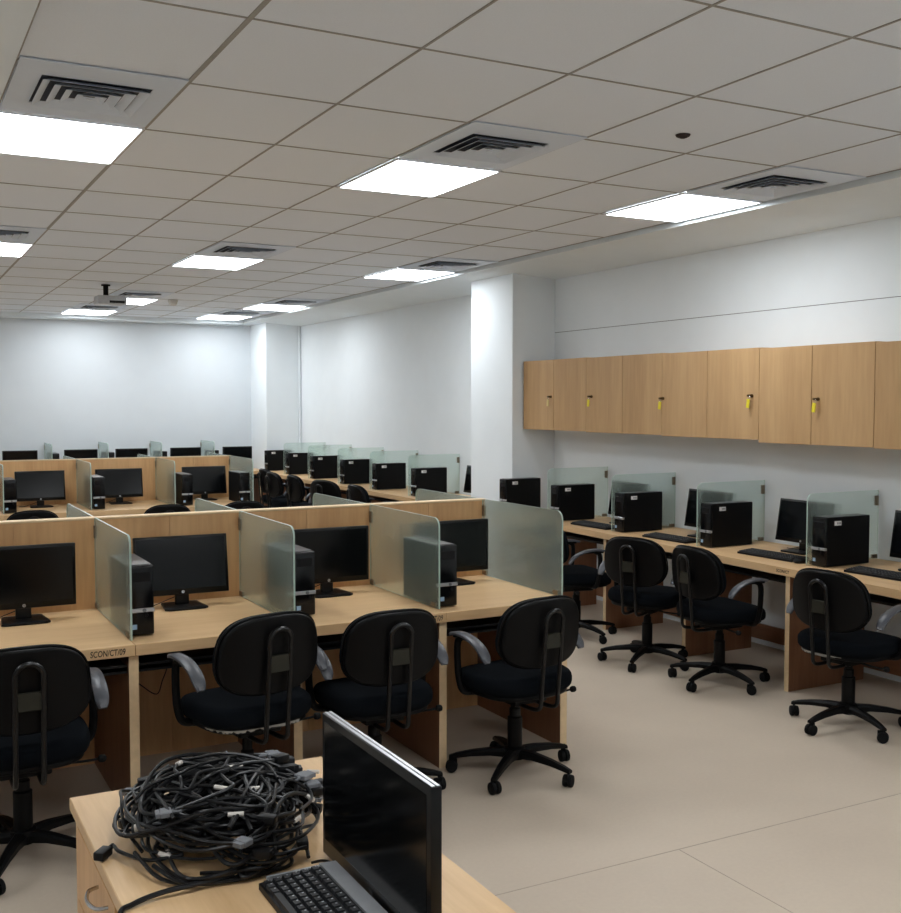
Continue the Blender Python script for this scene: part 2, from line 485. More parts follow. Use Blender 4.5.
def desk_row(name, label, bounds, yf, yp, write=()):
    """double row: cubicles open toward -Y in front, toward +Y behind the shared partition"""
    t = thing(name, label, 'desk', (0, 0, 0), 0)
    x0, x1 = bounds[0], bounds[-1]
    # partition, with a mid seam in every cubicle
    b = bm_new(); box(b, x0 - .012, x1 + .012, yp + .004, yp + .046, 0, ZT - .012)
    for a, c in zip(bounds, bounds[1:]):
        m_ = (a + c) / 2
        for u, v in ((a + .003, m_ - .0012), (m_ + .0012, c - .003)):
            box(b, u, v, yp, yp + .004, 0, ZT - .012); box(b, u, v, yp + .046, yp + .05, 0, ZT - .012)
    ob('partition_panel', b, M['panel'], t, smooth=False)
    b = bm_new(); box(b, x0 - .014, x1 + .014, yp - .002, yp + .052, ZT - .012, ZT, .003, 1); ob('top_cap', b, M['cap'], t)
    dep = yp - yf
    for sgn, base in ((1, yf), (-1, yp + .05 + dep)):
        for k, (a, c) in enumerate(zip(bounds, bounds[1:])):
            b = bm_new(); e = yp if sgn == 1 else yp + .05
            box(b, a + .001, c - .001, min(base, e), max(base, e), ZD - .045, ZD, .002, 1)
            ob('worktop', b, M['top'], t)
            b = bm_new()
            yb_ = base + sgn * .06
            box(b, a + .02, c - .02, min(yb_, yb_ + sgn * .34), max(yb_, yb_ + sgn * .34), ZD - .115, ZD - .1)
            box(b, a + .02, c - .02, min(yb_, yb_ + sgn * .012), max(yb_, yb_ + sgn * .012), ZD - .125, ZD - .09)
            ob('keyboard_tray', b, M['black'], t, smooth=False, label='black keyboard tray under the worktop')
        for k, x in enumerate(bounds):
            b = bm_new(); yy0, yy1 = sorted((base + sgn * .035, (yp if sgn == 1 else yp + .05)))
            w = .019; x = min(max(x, x0 + w), x1 - w)
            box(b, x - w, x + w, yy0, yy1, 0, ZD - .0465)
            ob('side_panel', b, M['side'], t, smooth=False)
            # light edge band on the front of the panel
            b = bm_new(); y_a, y_b = sorted((base + sgn * .033, base + sgn * .036)); box(b, x - w, x + w, y_a, y_b, 0, ZD - .0465)
            ob('edge_band', b, M['cap'], t, smooth=False)
        for x in bounds[(1 if sgn == 1 else 1):]:
            L = dep - .07
            p = (x if x < x1 else x - .006, yp - .001) if sgn == 1 else (x if x < x1 else x - .006, yp + .051)
            divider(t, p, (0, -sgn), length=L)
    for (k, off, s, dx) in write:
        me = text_mesh(s, .036, M['ink'], 'handwriting', .1, .0006)
        o = ob('handwriting', me, None, t, loc=((bounds[k + 1] + off + dx), yf - .0008, ZD - .024), label='handwritten marker letters')
        o.rotation_euler = (PI / 2, 0, 0)
        o.scale = (.66, .95, 1)
    return t

B1 = [.16, .868, 1.555, 2.258, 2.945]
B2 = [.2, .92, 1.645, 2.39, 3.14]
Y1F, Y1P = 4.265, 5.12
Y2F, Y2P = 9.80, 10.65
desk_row('workstation_desk', 'long near row of birch cubicle desks with frosted dividers and handwritten edges', B1, Y1F, Y1P,
         [(0, -.085, 'SCON/CT/09', -.02), (2, -.085, 'SCON/CT/09', 0)])
desk_row('workstation_desk', 'second row of birch cubicle desks behind the near row', B2, Y2F, Y2P)

def wall_desk(label, ys, y0, y1, front, axis='x', back=XW - .012, glass_y=None, wr=False):
    """desk fixed along a wall. axis 'x': wall at +X and the run goes along Y; axis 'y': wall at +Y and the run goes along X"""
    t = thing('long_desk', label, 'desk')
    sw = (lambda p: p) if axis == 'x' else (lambda p: (p[1], p[0]))
    b = bm_new()
    pts = [(front(y0), y0), (back, y0), (back, y1), (front(y1), y1)]
    pts = [sw(p) for p in pts]
    prism(b, pts, ZD - .045, ZD); ob('worktop', b, M['topy'] if axis == 'x' else M['top'], t, smooth=False)
    for y in ys:
        f = front(y) + .04
        b = bm_new(); q = sorted((sw((f, y - .016)), sw((back - .12, y + .016))))
        xs = sorted((sw((f, y - .016))[0], sw((back - .12, y + .016))[0])); yy = sorted((sw((f, y - .016))[1], sw((back - .12, y + .016))[1]))
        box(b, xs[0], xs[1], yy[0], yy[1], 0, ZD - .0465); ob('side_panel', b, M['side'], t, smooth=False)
        b = bm_new(); xs = sorted((sw((f - .003, y - .016))[0], sw((f, y + .016))[0])); yy = sorted((sw((f - .003, y - .016))[1], sw((f, y + .016))[1]))
        box(b, xs[0], xs[1], yy[0], yy[1], 0, ZD - .0465); ob('edge_band', b, M['cap'], t, smooth=False)
    b = bm_new(); xs = sorted((sw((back - .02, y0))[0], sw((back, y1))[0])); yy = sorted((sw((back - .02, y0))[1], sw((back, y1))[1]))
    box(b, xs[0], xs[1], yy[0], yy[1], .045, .15); ob('back_rail', b, M['rail'], t, smooth=False, label='dark wooden rail low on the wall')
    for a, c in zip(ys, ys[1:]):
        b = bm_new(); A = sw((front(a) + .12, a + .02)); D = sw((front(a) + .46, c - .02))
        xs = sorted((A[0], D[0])); yy = sorted((A[1], D[1]))
        box(b, xs[0], xs[1], yy[0], yy[1], ZD - .115, ZD - .1); ob('keyboard_tray', b, M['black'], t, smooth=False, label='black keyboard tray under the worktop')
    for y in (glass_y or ys):
        divider(t, sw((back - .002, y)), sw((-1, 0)), length=.60 if axis == 'x' else .72)
    return t
FX = lambda y: 4.627 + .045 * (y - 5.07)
GN = [4.515, 5.47, 6.41, 7.275]
t = wall_desk('long birch desk along the right wall below the wooden cabinets', [3.55] + GN + [8.07], 3.3, 8.085, FX, glass_y=[3.55] + GN)
me = text_mesh('SCON/CT', .024, M['ink'], 'handwriting', .1, .0006)
o = ob('handwriting', me, None, t, loc=(FX(4.52) - .0012, 4.52, ZD - .022), label='handwritten marker letters'); o.rotation_euler = (PI / 2, 0, -PI / 2 + math.atan(-.045))
GF = [9.88, 10.86, 11.8, 12.8, 13.72]
wall_desk('far birch desk along the right wall beyond the white column', [8.9] + GF + [14.58], 8.87, 14.61, lambda y: 4.70, glass_y=GF)
G3 = [1.27, 1.97, 2.68, 3.39, 4.12]
wall_desk('birch desk standing along the back wall', G3 + [4.85], .9, 4.868, lambda y: 14.62, 'y', back=YB - .012, glass_y=G3)

# ------------------------------------------------------------------ computer kit prototypes
def make_pc(label_side):
    """slim tower: front faces -Y, standing on its narrow foot; base at the origin"""
    W, H, D = .1, .29, .37
    t = thing('desktop_computer', 'x', 'computer')
    b = bm_new(); box(b, -W / 2, W / 2, -D / 2 + .02, D / 2, .004, H, .003, 1); ob('case', b, M['case'], t)
    b = bm_new(); box(b, -W / 2 + .004, W / 2 - .004, -D / 2 + .03, D / 2 - .004, H, H + .0015); ob('top_sheen', b, M['casesheen'], t, smooth=False)  # grey sheet paints light reflected off the black case top
    b = bm_new(); box(b, -W / 2, W / 2, -D / 2, -D / 2 + .02, .004, H, .007, 3); ob('front_bezel', b, M['blackg'], t)
    y = -D / 2
    b = bm_new(); box(b, -W / 2 - .0012, W / 2 + .0012, y - .003, y + .016, .098, .115, .002, 1); st = ob('silver_strip', b, M['silver'], t, label='silver strip across the front')
    b = bm_new(); lathe(b, [(.008, 0), (.008, .0015)], 20, Matrix.Translation((.01, y - .003, .1065)) @ Matrix.Rotation(PI / 2, 4, 'X')); ob('badge', b, M['inkgrey'], st)
    b = bm_new(); box(b, -W / 2 + .010, -W / 2 + .030, y - .0012, y + .004, .03, .05); ob('sticker', b, M['blue'], t, smooth=False, label='small pale blue sticker')
    b = bm_new(); lathe(b, [(.007, 0), (.006, .003)], 16, Matrix.Translation((.02, y, .085)) @ Matrix.Rotation(PI / 2, 4, 'X')); ob('power_button', b, M['black'], t)
    b = bm_new(); box(b, -W / 2 + .014, W / 2 - .014, y - .0015, y + .004, .225, .262, .001, 1); ob('drive_bay', b, M['black'], t)
    if label_side:
        b = bm_new(); box(b, W / 2, W / 2 + .0012, y + .075, y + .13, H - .048, H - .022)
        a = ob('asset_label', b, M['white'], t, smooth=False, label='white asset sticker')
        b = bm_new()
        for k in range(3): box(b, W / 2 + .001, W / 2 + .0018, y + .096 + k * .011, y + .102 + k * .011, H - .041, H - .029)
        ob('print', b, M['inkgrey'], a, smooth=False)
    return t

def make_monitor(W=.435, H=.275, zb=.058, tilt=0):
    """screen faces -Y, stand base centred at the origin"""
    t = thing('monitor', 'x', 'monitor')
    mt = Matrix.Translation((0, -.01, zb)) @ Matrix.Rotation(-tilt, 4, 'X')
    b = bm_new(); box(b, -W / 2, W / 2, -.012, .012, 0, H, .004, 2, mt)
    box(b, -W / 2 + .05, W / 2 - .05, .010, .034, .04, H - .05, .012, 2, mt); ob('housing', b, M['bezel'], t)
    b = bm_new(); box(b, -W / 2 + .013, W / 2 - .013, -.0128, -.010, .026, H - .013, 0, 1, mt); ob('screen', b, M['screen'], t, smooth=False, label='dark switched-off screen')
    m2 = mt @ Matrix.Translation((0, -.0122, .0125)) @ Matrix.Rotation(PI / 2, 4, 'X')
    b = bm_new(); lathe(b, [(.007, 0), (.007, .0012)], 24, m2); lg = ob('logo_badge', b, M['silver'], t, label='round silver badge')
    me = text_mesh('hp', .010, M['bezel'], 'logo_letters', .2)
    o = ob('logo_letters', me, None, lg); o.matrix_local = m2 @ Matrix.Translation((0, .0005, .0016))
    b = bm_new(); box(b, -.032, .032, .0, .022, .006, zb + .05, .004, 1); ob('stand_neck', b, M['bezel'], t)
    b = bm_new()
    pts = [(-.085, -.105), (.085, -.105), (.1, -.09), (.085, .07), (.075, .08), (-.075, .08), (-.085, .07), (-.1, -.09)]
    pillow(b, pts, 0, .011, .004, steps=2); ob('stand_base', b, M['black'], t)
    b = bm_new(); tube(b, smooth_path([(.02, .03, .06), (-.05, .05, .03), (-.13, .04, .006), (-.18, .05, .004)], 5), .0025, 6); ob('cable', b, M['cable'], t)
    return t

def make_keyboard(silver_top=False):
    """long side along X, rear edge toward +Y"""
    t = thing('keyboard', 'x', 'keyboard')
    W, D = .445, .15
    b = bm_new(); pts = [(-D / 2, 0), (D / 2, 0), (D / 2, .021), (D / 2 - .01, .023), (-D / 2, .012)]
    mt = Matrix(((0, 0, 1, 0), (1, 0, 0, 0), (0, 1, 0, 0), (0, 0, 0, 1)))
    prism(b, pts, -W / 2, W / 2, mt); ob('tray_body', b, M['black'], t, smooth=False)
    sl = lambda y: .012 + (y + D / 2) / (D - .01) * .011
    b = bm_new()
    rows = [(-.062, [(.8, 1)] + [(1, 1)] * 1 + [(1.1, 1)] + [(5.6, 1)] + [(1.2, 1)] * 4), (-.043, 13), (-.024, 13), (-.005, 14), (.014, 14), (.036, 13)]
    px = .0195
    for y, spec in rows:
        widths = [w for w, _ in spec] if isinstance(spec, list) else [1] * spec
        tot = sum(widths); unit = .285 / tot; x = -W / 2 + .008
        widths = [w * unit for w in widths]
        cells_ = []
        for w in widths: cells_.append((x, x + w)); x += w
        for k in range(3): cells_.append((x + .008 + k * .0185, x + .008 + (k + 1) * .0185))
        if y < .03:
            for k in range(4): cells_.append((x + .07 + k * .0185, x + .07 + (k + 1) * .0185))
        for a, c in cells_:
            c = min(c, W / 2 - .004)
            z0 = sl(y); 
            vs = box(b, a + .0012, c - .0012, y - .0082, y + .0082, z0 - .002, z0 + .0075)
            for v in vs:
                if v.co.z > z0 + .003:
                    v.co.x += .0022 if v.co.x < (a + c) / 2 else -.0022
                    v.co.y += .0018 if v.co.y < y else -.0026
            if c - a < .03:
                xx = a + .0062
                for v in box(b, xx - .0016, xx + .0016, y + .0005, y + .004, z0 + .0074, z0 + .0079):
                    for f in v.link_faces: f.material_index = 1
    ob('keycaps', b, [M['keys'], M['keyleg']], t, smooth=False)
    b = bm_new()
    if silver_top:
        pts = [(D / 2 - .024, .0205), (D / 2 + .012, .018), (D / 2 + .012, .024), (D / 2 - .024, .0265)]
        prism(b, pts, -W / 2 - .001, W / 2 + .001, mt); box(b, -W / 2 - .001, -W / 2 + .006, -.06, D / 2 - .02, .008, .023)
        ob('top_strip', b, M['silver'], t, smooth=False, label='silver strip along the rear edge')
    else: b.free()
    return t

def make_mouse():
    t = thing('computer_mouse', 'x', 'mouse')
    b = bm_new(); pillow(b, superellipse(.03, .052, 2.4, 28), 0, .028, .014, dome=.006); ob('body', b, M['black'], t)
    b = bm_new(); box(b, -.003, .003, .018, .034, .026, .034, .001, 1); ob('scroll_wheel', b, M['rubber'], t)
    b = bm_new(); tube(b, smooth_path([(0, .05, .01), (0, .09, .003), (.005, .14, .003), (0, .2, .003)], 5), .002, 6); ob('cable', b, M['cable'], t)
    return t

PCA, PCB = Proto(make_pc(False)), Proto(make_pc(True))
MON0, MON1 = Proto(make_monitor()), Proto(make_monitor(tilt=math.radians(9)))
KB, MS = Proto(make_keyboard()), Proto(make_mouse())

# near row
for x, y, lb in ((.925, 4.59, 'slim black computer beside the first glass divider of the near row'), (1.655, 4.66, 'slim black computer standing behind the second glass divider of the near row'),
              (2.322, 4.555, 'slim black computer beside the third glass divider, in the end cubicle of the near row')):
    PCA.put((x, y, ZD + .001), 0, lb, 'slim computers on the near cubicle row')
for P, x, y, rz, lb in ((MON0, .535, 4.965, 0, 'black monitor on the near row desk at the left edge, above the marked edge'),
                    (MON1, 1.232, 4.975, -.03, 'black monitor in the second near cubicle, its screen reflecting light'),
                    (MON0, 1.955, 4.965, 0, 'black monitor in the third near cubicle, partly behind a computer'),
                    (MON0, 2.655, 4.965, 0, 'black monitor in the end cubicle of the near row by the last divider')):
    P.put((x, y, ZD + .001), rz, lb, 'monitors on the near cubicle row')
# second row
for x, y, lb in ((.98, 10.1, 'slim black computer at the left edge on the second row'), (1.722, 10.1, 'slim black computer behind the first visible divider of the second row'),
              (2.517, 10.1, 'slim black computer behind the middle divider of the second row'), (3.066, 10.1, 'slim black computer against the end divider of the second row')):
    PCA.put((x, y, ZD + .001), 0, lb, 'slim computers on the second cubicle row')
for x, lb in ((1.29, 'black monitor in the leftmost visible cubicle of the second row'), (2.0, 'black monitor in the middle cubicle of the second row'), (2.82, 'black monitor in the end cubicle of the second row')):
    MON1.put((x, 10.44, ZD + .001), 0, lb, 'monitors on the second cubicle row')
# back wall row
for x, lb in ((1.62, 'first far monitor on the back wall desk'), (2.39, 'second far monitor from the left on the back wall desk'), (3.06, 'middle far monitor on the back wall desk'),
              (3.81, 'fourth far monitor from the left on the back wall desk'), (4.56, 'rightmost far monitor on the back wall desk beside the pilaster')):
    MON0.put((x, 15.1, ZD + .001), 0, lb, 'monitors on the back wall desk')
for x, lb in ((2.04, 'first far computer'), (2.75, 'second far computer'), (3.46, 'third far computer'), (4.19, 'fourth far computer')):
    PCA.put((x, 15.1, ZD + .001), 0, lb + ' from the left on the back wall desk, beside a divider', 'computers on the back wall desk')
# right wall desk
pcs = [(8.02, 'black computer with white sticker standing against the white column'), (7.205, 'black computer with white sticker by the farthest divider of the right desk'),
       (6.345, 'black computer with white sticker by the second farthest divider of the right desk'), (5.405, 'black computer with white sticker in front of the second nearest glass divider, right desk'),
       (4.44, 'black computer with white sticker in front of the nearest glass divider, right desk')]
for y, lb in pcs:
    PCB.put((4.985, y, ZD + .001), -PI / 2, lb, 'computers on the right wall desk')
for y, lb in ((4.93, 'black monitor between the two nearest dividers of the right desk'), (5.83, 'black monitor behind the second nearest divider of the right desk'),
              (6.76, 'black monitor behind the third nearest divider of the right desk'), (4.03, 'black monitor at the right edge beyond the nearest computer')):
    MON1.put((5.19, y, ZD + .001), -PI / 2, lb, 'monitors on the right wall desk')
for y, lb in ((4.87, 'black keyboard with a mouse beside it on the right desk'), (5.83, 'black keyboard in front of the second monitor on the right desk'), (6.73, 'black keyboard beside the farthest divider on the right desk'),
              (4.02, 'black keyboard cut by the right edge on the right desk')):
    KB.put((4.87, y, ZD + .001), -PI / 2 + .03, lb, 'keyboards on the right wall desk')
MS.put((4.83, 4.60, ZD + .001), -PI / 2, 'black mouse on the right desk beside a computer', 'mice')
# far right desk
far = [(14.54, 'farthest computer on the far right desk, by the pilaster'), (13.64, 'second farthest computer on the far right desk'), (12.72, 'third farthest computer on the far right desk'),
       (11.72, 'computer in front of the middle divider on the far right desk'), (10.78, 'second nearest computer on the far right desk'), (9.80, 'nearest computer on the far right desk, below the column')]
for y, lb in far: PCB.put((4.985, y, ZD + .001), -PI / 2, lb, 'computers on the far right desk')
MON1.put((5.2, 9.2, ZD + .001), -PI / 2, 'sliver of a black monitor beside the white column on the far desk', 'monitors on the far right desk')

# ------------------------------------------------------------------ wall cabinets
cab_b = [8.075, 7.12, 6.169, 5.19, 4.274, 3.35]
zz = [(1.458, 2.056), (1.453, 2.052), (1.447, 2.047), (1.430, 2.040), (1.425, 2.034)]
seams = [7.593, 6.64, 5.685, 4.745, 3.81]
locks = {0: (7.678, 1.74), 1: (7.095, 1.737), 2: (5.307, 1.733), 3: (4.725, 1.71)}
cl = ['birch wall cabinet beside the white column', 'second birch wall cabinet from the column, tags at both ends', 'third birch wall cabinet from the column', 'fourth birch wall cabinet from the column, hung slightly lower', 'birch wall cabinet cut by the right edge']
XF = 5.05
lockpos = [(7.63, 1.74, 0), (7.04, 1.738, 1), (6.15, 1.719, 2), (5.25, 1.733, 2), (4.69, 1.708, 3)]
for k in range(5):
    ya, yb = cab_b[k], cab_b[k + 1]; z0, z1 = zz[k]
    t = thing('wall_cabinet', cl[k], 'cabinet', (0, 0, 0), 0, 'wooden cabinets hung along the right wall')
    b = bm_new(); box(b, XF + .021, XW - .004, yb + .0015, ya - .0015, z0, z1); ob('carcass', b, M['cab'], t, smooth=False)
    for (u, v) in ((yb, seams[k]), (seams[k], ya)):
        b = bm_new(); box(b, XF, XF + .02, u + .0022, v - .0022, z0 - .002, z1 - .001, .0012, 1); d = ob('door', b, M['cab'], t)
        for (ly, lz, kk) in lockpos:
            if kk == k and u < ly < v:
                b = bm_new(); lathe(b, [(.011, 0), (.011, .006), (.008, .009)], 18, Matrix.Translation((XF, ly, lz)) @ Matrix.Rotation(-PI / 2, 4, 'Y')); ob('lock', b, M['brass'], d)
tl = ['pale key tag hanging on the cabinet beside the column', 'yellow key tag hanging at the start of the second cabinet', 'bright yellow key tag hanging at the seam of the second and third cabinets',
      'yellow key tag in the middle of the cabinets, fourth from the column', 'yellow key tag hanging nearest the right edge']
for n, (ly, lz, kk) in enumerate(lockpos):
    t = thing('hanging_key_tag', tl[n], 'key tag', (XF - .012, ly, lz), 0, 'tagged keys in the cabinet locks')
    b = bm_new(); box(b, -.014, .002, -.003, .003, -.008, .008, .001, 1); box(b, -.02, -.012, -.004, .018, -.006, .008, .001, 1); ob('key', b, M['brass'], t)
    b = bm_new(); tube(b, [(-.016, .010 * math.cos(a), -.012 + .010 * math.sin(a)) for a in [2 * PI * i / 14 for i in range(14)]], .0012, 5, True); ob('ring', b, M['chrome'], t)
    b = bm_new(); mt = Matrix.Translation((-.016, .006, -.022)) @ Matrix.Rotation(.12, 4, 'X')
    box(b, -.003, .003, -.014, .014, -.058, 0, .002, 1, mt); ob('tag', b, M['paleyel'] if n == 0 else M['yellow'], t)

# ------------------------------------------------------------------ office chair
def make_chair():
    t = thing('office_chair', 'x', 'chair')
    # seat
    b = bm_new(); pillow(b, superellipse(.235, .225, 3.2, 44, -.04), .405, .49, .034, dome=.008, deform=lambda c: Vector((c.x, c.y, c.z - max(0, c.y - .12) * .22))); ob('seat', b, M['fabric'], t)
    b = bm_new(); pillow(b, superellipse(.215, .205, 3.2, 36, -.04), .388, .412, .01); box(b, -.09, .09, -.12, .1, .345, .392, .008, 2); ob('seat_pan', b, M['shell'], t)
    # backrest: stands behind the seat, slightly curved and reclined; outline in x-z
    oz, oy, tl_ = .685, -.235, .10
    curve = lambda c: Vector((c.x, c.y, c.z - 1.1 * c.x * c.x))
    mt = Matrix.Translation((0, oy, oz)) @ Matrix.Rotation(PI / 2 + tl_, 4, 'X')
    ol = superellipse(.212, .152, 2.9, 48, .07)
    b = bm_new(); pillow(b, ol, -.06, -.012, .022, mt, dome=-.002, deform=curve); ob('backrest', b, M['fabric'], t)
    b = bm_new(); pillow(b, [(x * 1.0, y * 1.0) for x, y in ol], -.014, .012, .010, mt, dome=.004, deform=curve); ob('back_shell', b, M['shell'], t)
    b = bm_new(); tube(b, [mt @ curve(Vector((x * 1.012, y * 1.015, -.012))) for x, y in ol], .006, 6, True); ob('piping', b, M['shell'], t)
    # U-shaped support bar behind the backrest, running down and under the seat
    def up(x, z): return (x, oy - .028 - (z - .685) * tl_ - .010, z)
    arch = [(-.046 * math.cos(a), .745 + .046 * math.sin(a)) for a in [PI * k / 8 for k in range(9)]]
    path = [(-.046, -.02, .352), (-.046, -.16, .345), (-.046, -.235, .36), up(-.046, .42), up(-.046, .55), up(-.046, .66)] + [up(*p) for p in arch] + [up(.046, .66), up(.046, .55), up(.046, .42), (.046, -.235, .36), (.046, -.16, .345), (.046, -.02, .352)]
    b = bm_new(); tube(b, smooth_path(path, 4), .0095, 10); ob('support_bar', b, M['tubem'], t)
    b = bm_new(); v = up(0, .655); box(b, -.04, .04, v[1] - .004, v[1] + .012, .625, .69, .003, 1); ob('support_plate', b, M['plate'], t)
    b = bm_new(); tube(b, smooth_path([(.05, -.06, .365), (.2, -.08, .362), (.262, -.09, .366)], 4), .005, 8); lathe(b, [(.004, -.016), (.013, -.01), (.015, 0), (.013, .01), (.004, .016)], 14, Matrix.Translation((.268, -.09, .366)) @ Matrix.Rotation(PI / 2, 4, 'Y')); ob('lever', b, M['rubber'], t)
    # arms: flat strut rising from under the seat, grey pad sweeping forward-down
    for s in (-1, 1):
        b = bm_new()
        path = smooth_path([(s * .18, .05, .392), (s * .245, .055, .405), (s * .264, .065, .46), (s * .266, .075, .56), (s * .265, .07, .63), (s * .264, .03, .655)], 5)
        tube(b, path, .016, 8)
        box(b, s * .264 - .012, s * .264 + .012, -.06, .10, .640, .654, .004, 1)
        a = ob('armrest', b, M['shell'], t)
        b = bm_new(); n = 14; rows_ = []
        cp = smooth_path([(0, -.155, .572), (0, -.135, .603), (0, -.09, .638), (0, -.02, .662), (0, .06, .668), (0, .125, .655)], 4)
        for k, p in enumerate(cp):
            u = k / (len(cp) - 1); w = .026 * (1 - .45 * abs(2 * u - 1) ** 4)
            q0 = cp[min(k + 1, len(cp) - 1)] - cp[max(k - 1, 0)]; nn = Vector((0, -q0.z, q0.y)).normalized()
            rows_.append([b.verts.new(Vector((s * .264 + w * q, p.y, p.z)) + nn * dz) for q, dz in ((-1, -.011), (-1, -.002), (-.6, .004), (.6, .004), (1, -.002), (1, -.011))])
        for r0, r1 in zip(rows_, rows_[1:]):
            for q in range(6): b.faces.new((r0[q], r0[(q + 1) % 6], r1[(q + 1) % 6], r1[q]))
        b.faces.new(rows_[0]); b.faces.new(rows_[-1][::-1])
        ob('arm_pad', b, M['armpad'], a, label='grey arm pad')
    # gas column
    b = bm_new(); lathe(b, [(.03, .085), (.034, .10), (.034, .26), (.026, .265), (.026, .30), (.02, .305), (.02, .40)], 20); ob('gas_column', b, M['shell'], t)
    b = bm_new(); lathe(b, [(.03, .066), (.046, .072), (.05, .095), (.046, .12), (.036, .125)], 24); ob('hub', b, M['shell'], t)
    for k in range(5):
        a = 2 * PI * k / 5 + PI / 2
        rot = Matrix.Rotation(a, 4, 'Z'); b = bm_new(); rings = []
        for r, zt, hh, w in ((.03, .118, .04, .026), (.11, .116, .032, .022), (.2, .104, .026, .018), (.265, .09, .022, .015), (.3, .078, .016, .013)):
            rings.append([b.verts.new(rot @ Vector((r, w * q, zt - hh * z))) for q, z in ((-1, 1), (1, 1), (1, .35), (.55, 0), (-.55, 0), (-1, .35))])
        for r0, r1 in zip(rings, rings[1:]):
            for q in range(6): b.faces.new((r0[q], r0[(q + 1) % 6], r1[(q + 1) % 6], r1[q]))
        b.faces.new(rings[0][::-1]); b.faces.new(rings[-1])
        lg = ob('base_leg', b, M['shell'], t)
        b = bm_new(); yaw = a + .9 * (k - 2)
        mt = Matrix.Translation(rot @ Vector((.288, 0, 0))) @ Matrix.Rotation(yaw, 4, 'Z')
        for s in (-1, 1):
            m3 = mt @ Matrix.Translation((.0, s * .012, .028)) @ Matrix.Rotation(PI / 2, 4, 'X')
            lathe(b, [(.018, -.010), (.0265, -.008), (.028, 0), (.0265, .008), (.018, .010)], 20, m3)
        box(b, -.026, .012, -.006, .006, .03, .062, .003, 1, mt); cyl(b, mt @ Vector((0, 0, .05)), mt @ Vector((0, 0, .082)), .006, 8)
        ob('caster', b, M['rubber'], lg)
    return t
CH = Proto(make_chair())
def chair(x, y, face_deg, label, group, base=None, lift=0):
    """face_deg: heading of the seat front, measured from +X"""
    o = CH.put((x, y, 0), math.radians(face_deg - 90), label, group)
    for ch in kids(o):
        if not ch.name.startswith(('base_leg', 'hub', 'gas_column')): ch.location.z = lift
        if ch.name.startswith('base_leg'): ch.rotation_euler = (0, 0, math.radians((base - face_deg) if base is not None else 0))
    return o
g1 = 'chairs pushed up to the near cubicle row'
chair(.43, 4.14, 90, 'black office chair at the left edge, in front of the marked desk edge', g1, 30)
c2 = chair(1.262, 4.08, 100, 'black office chair in front of the second cubicle, behind the cable pile', g1, 20, .045)
chair(1.835, 4.13, 90, 'black office chair at the third cubicle, behind the front monitor', g1, 57)
chair(2.515, 4.085, 96, 'black office chair at the end cubicle of the near row', g1, 5)
g2 = 'chairs along the right wall desk'
c5 = chair(4.42, 3.87, 8, 'black office chair nearest the right edge at the right desk', g2, 40)
chair(4.42, 4.84, -2, 'black office chair second nearest at the right desk, between two wooden panels', g2, 51)
chair(4.36, 5.45, 24, 'black office chair third from the right edge at the right desk', g2, 69)
chair(4.40, 6.31, -14, 'black office chair partly hidden behind the last glass divider of the near row', g2, 60)
g3 = 'chairs at the second cubicle row'
for x, lb in ((1.09, 'black chair top peeking over the near partition at the far left'), (2.19, 'black chair top peeking over the near partition in its middle'), (2.87, 'black chair top showing in front of the end divider of the second row')):
    chair(x, 9.52, 90, lb, g3, None, -.035)
g4 = 'chairs along the far right desk'
for x, y, a, lb in ((4.58, 13.29, 0, 'farthest black chair beside the end divider of the second row'), (4.46, 12.62, 0, 'second farthest black chair at the far right desk'), (4.5, 11.98, 0, 'middle black chair of the far right desk'),
                    (4.48, 11.1, 25, 'second nearest black chair at the far right desk'), (4.56, 10.25, 0, 'nearest black chair at the far right desk, low behind the near partition')):
    chair(x, y, a, lb, g4)
def film(c, a0, a1, z, seed):
    """torn clear packing film still clinging under the seat rim"""
    rn = random.Random(seed); b = bm_new(); up_, lo_ = [], []
    ring = superellipse(.215, .205, 3.2, 120, -.04)
    for k in range(int(a0 / 3), int(a1 / 3)):
        p = ring[k % 120]; q = rn.uniform(.003, .014)
        up_.append(b.verts.new((p[0] * 1.01, p[1] * 1.01, z))); lo_.append(b.verts.new((p[0] * (.99 + q), p[1] * (.99 + q), z - q)))
    for k in range(len(up_) - 1): b.faces.new((up_[k], up_[k + 1], lo_[k + 1], lo_[k]))
    ob('plastic_film', b, M['wrap'], c, label='torn clear plastic film under the seat')
film(c2, 190, 300, .45, 3); film(c5, 150, 290, .405, 5)

# ------------------------------------------------------------------ cables hanging under the near row
def loose(name, label, cat, pts, r=.0028):
    b = bm_new(); tube(b, smooth_path(pts, 6), r, 6); o = ob(name, b, M['cable']); return tag(o, label, cat)
loose('hanging_cable', 'thin black cable hanging under the second near cubicle', 'cable', [(.93, 5.108, .684), (.94, 5.106, .55), (.96, 5.09, .44), (1.05, 5.08, .36), (1.13, 5.085, .30), (1.16, 5.09, .36), (1.19, 5.1, .45), (1.2, 5.108, .684)])
loose('hanging_cable', 'thin black cable hanging under the third near cubicle', 'cable', [(1.75, 5.108, .684), (1.75, 5.10, .5), (1.72, 5.085, .42), (1.67, 5.09, .38), (1.64, 5.1, .5), (1.63, 5.108, .684)])

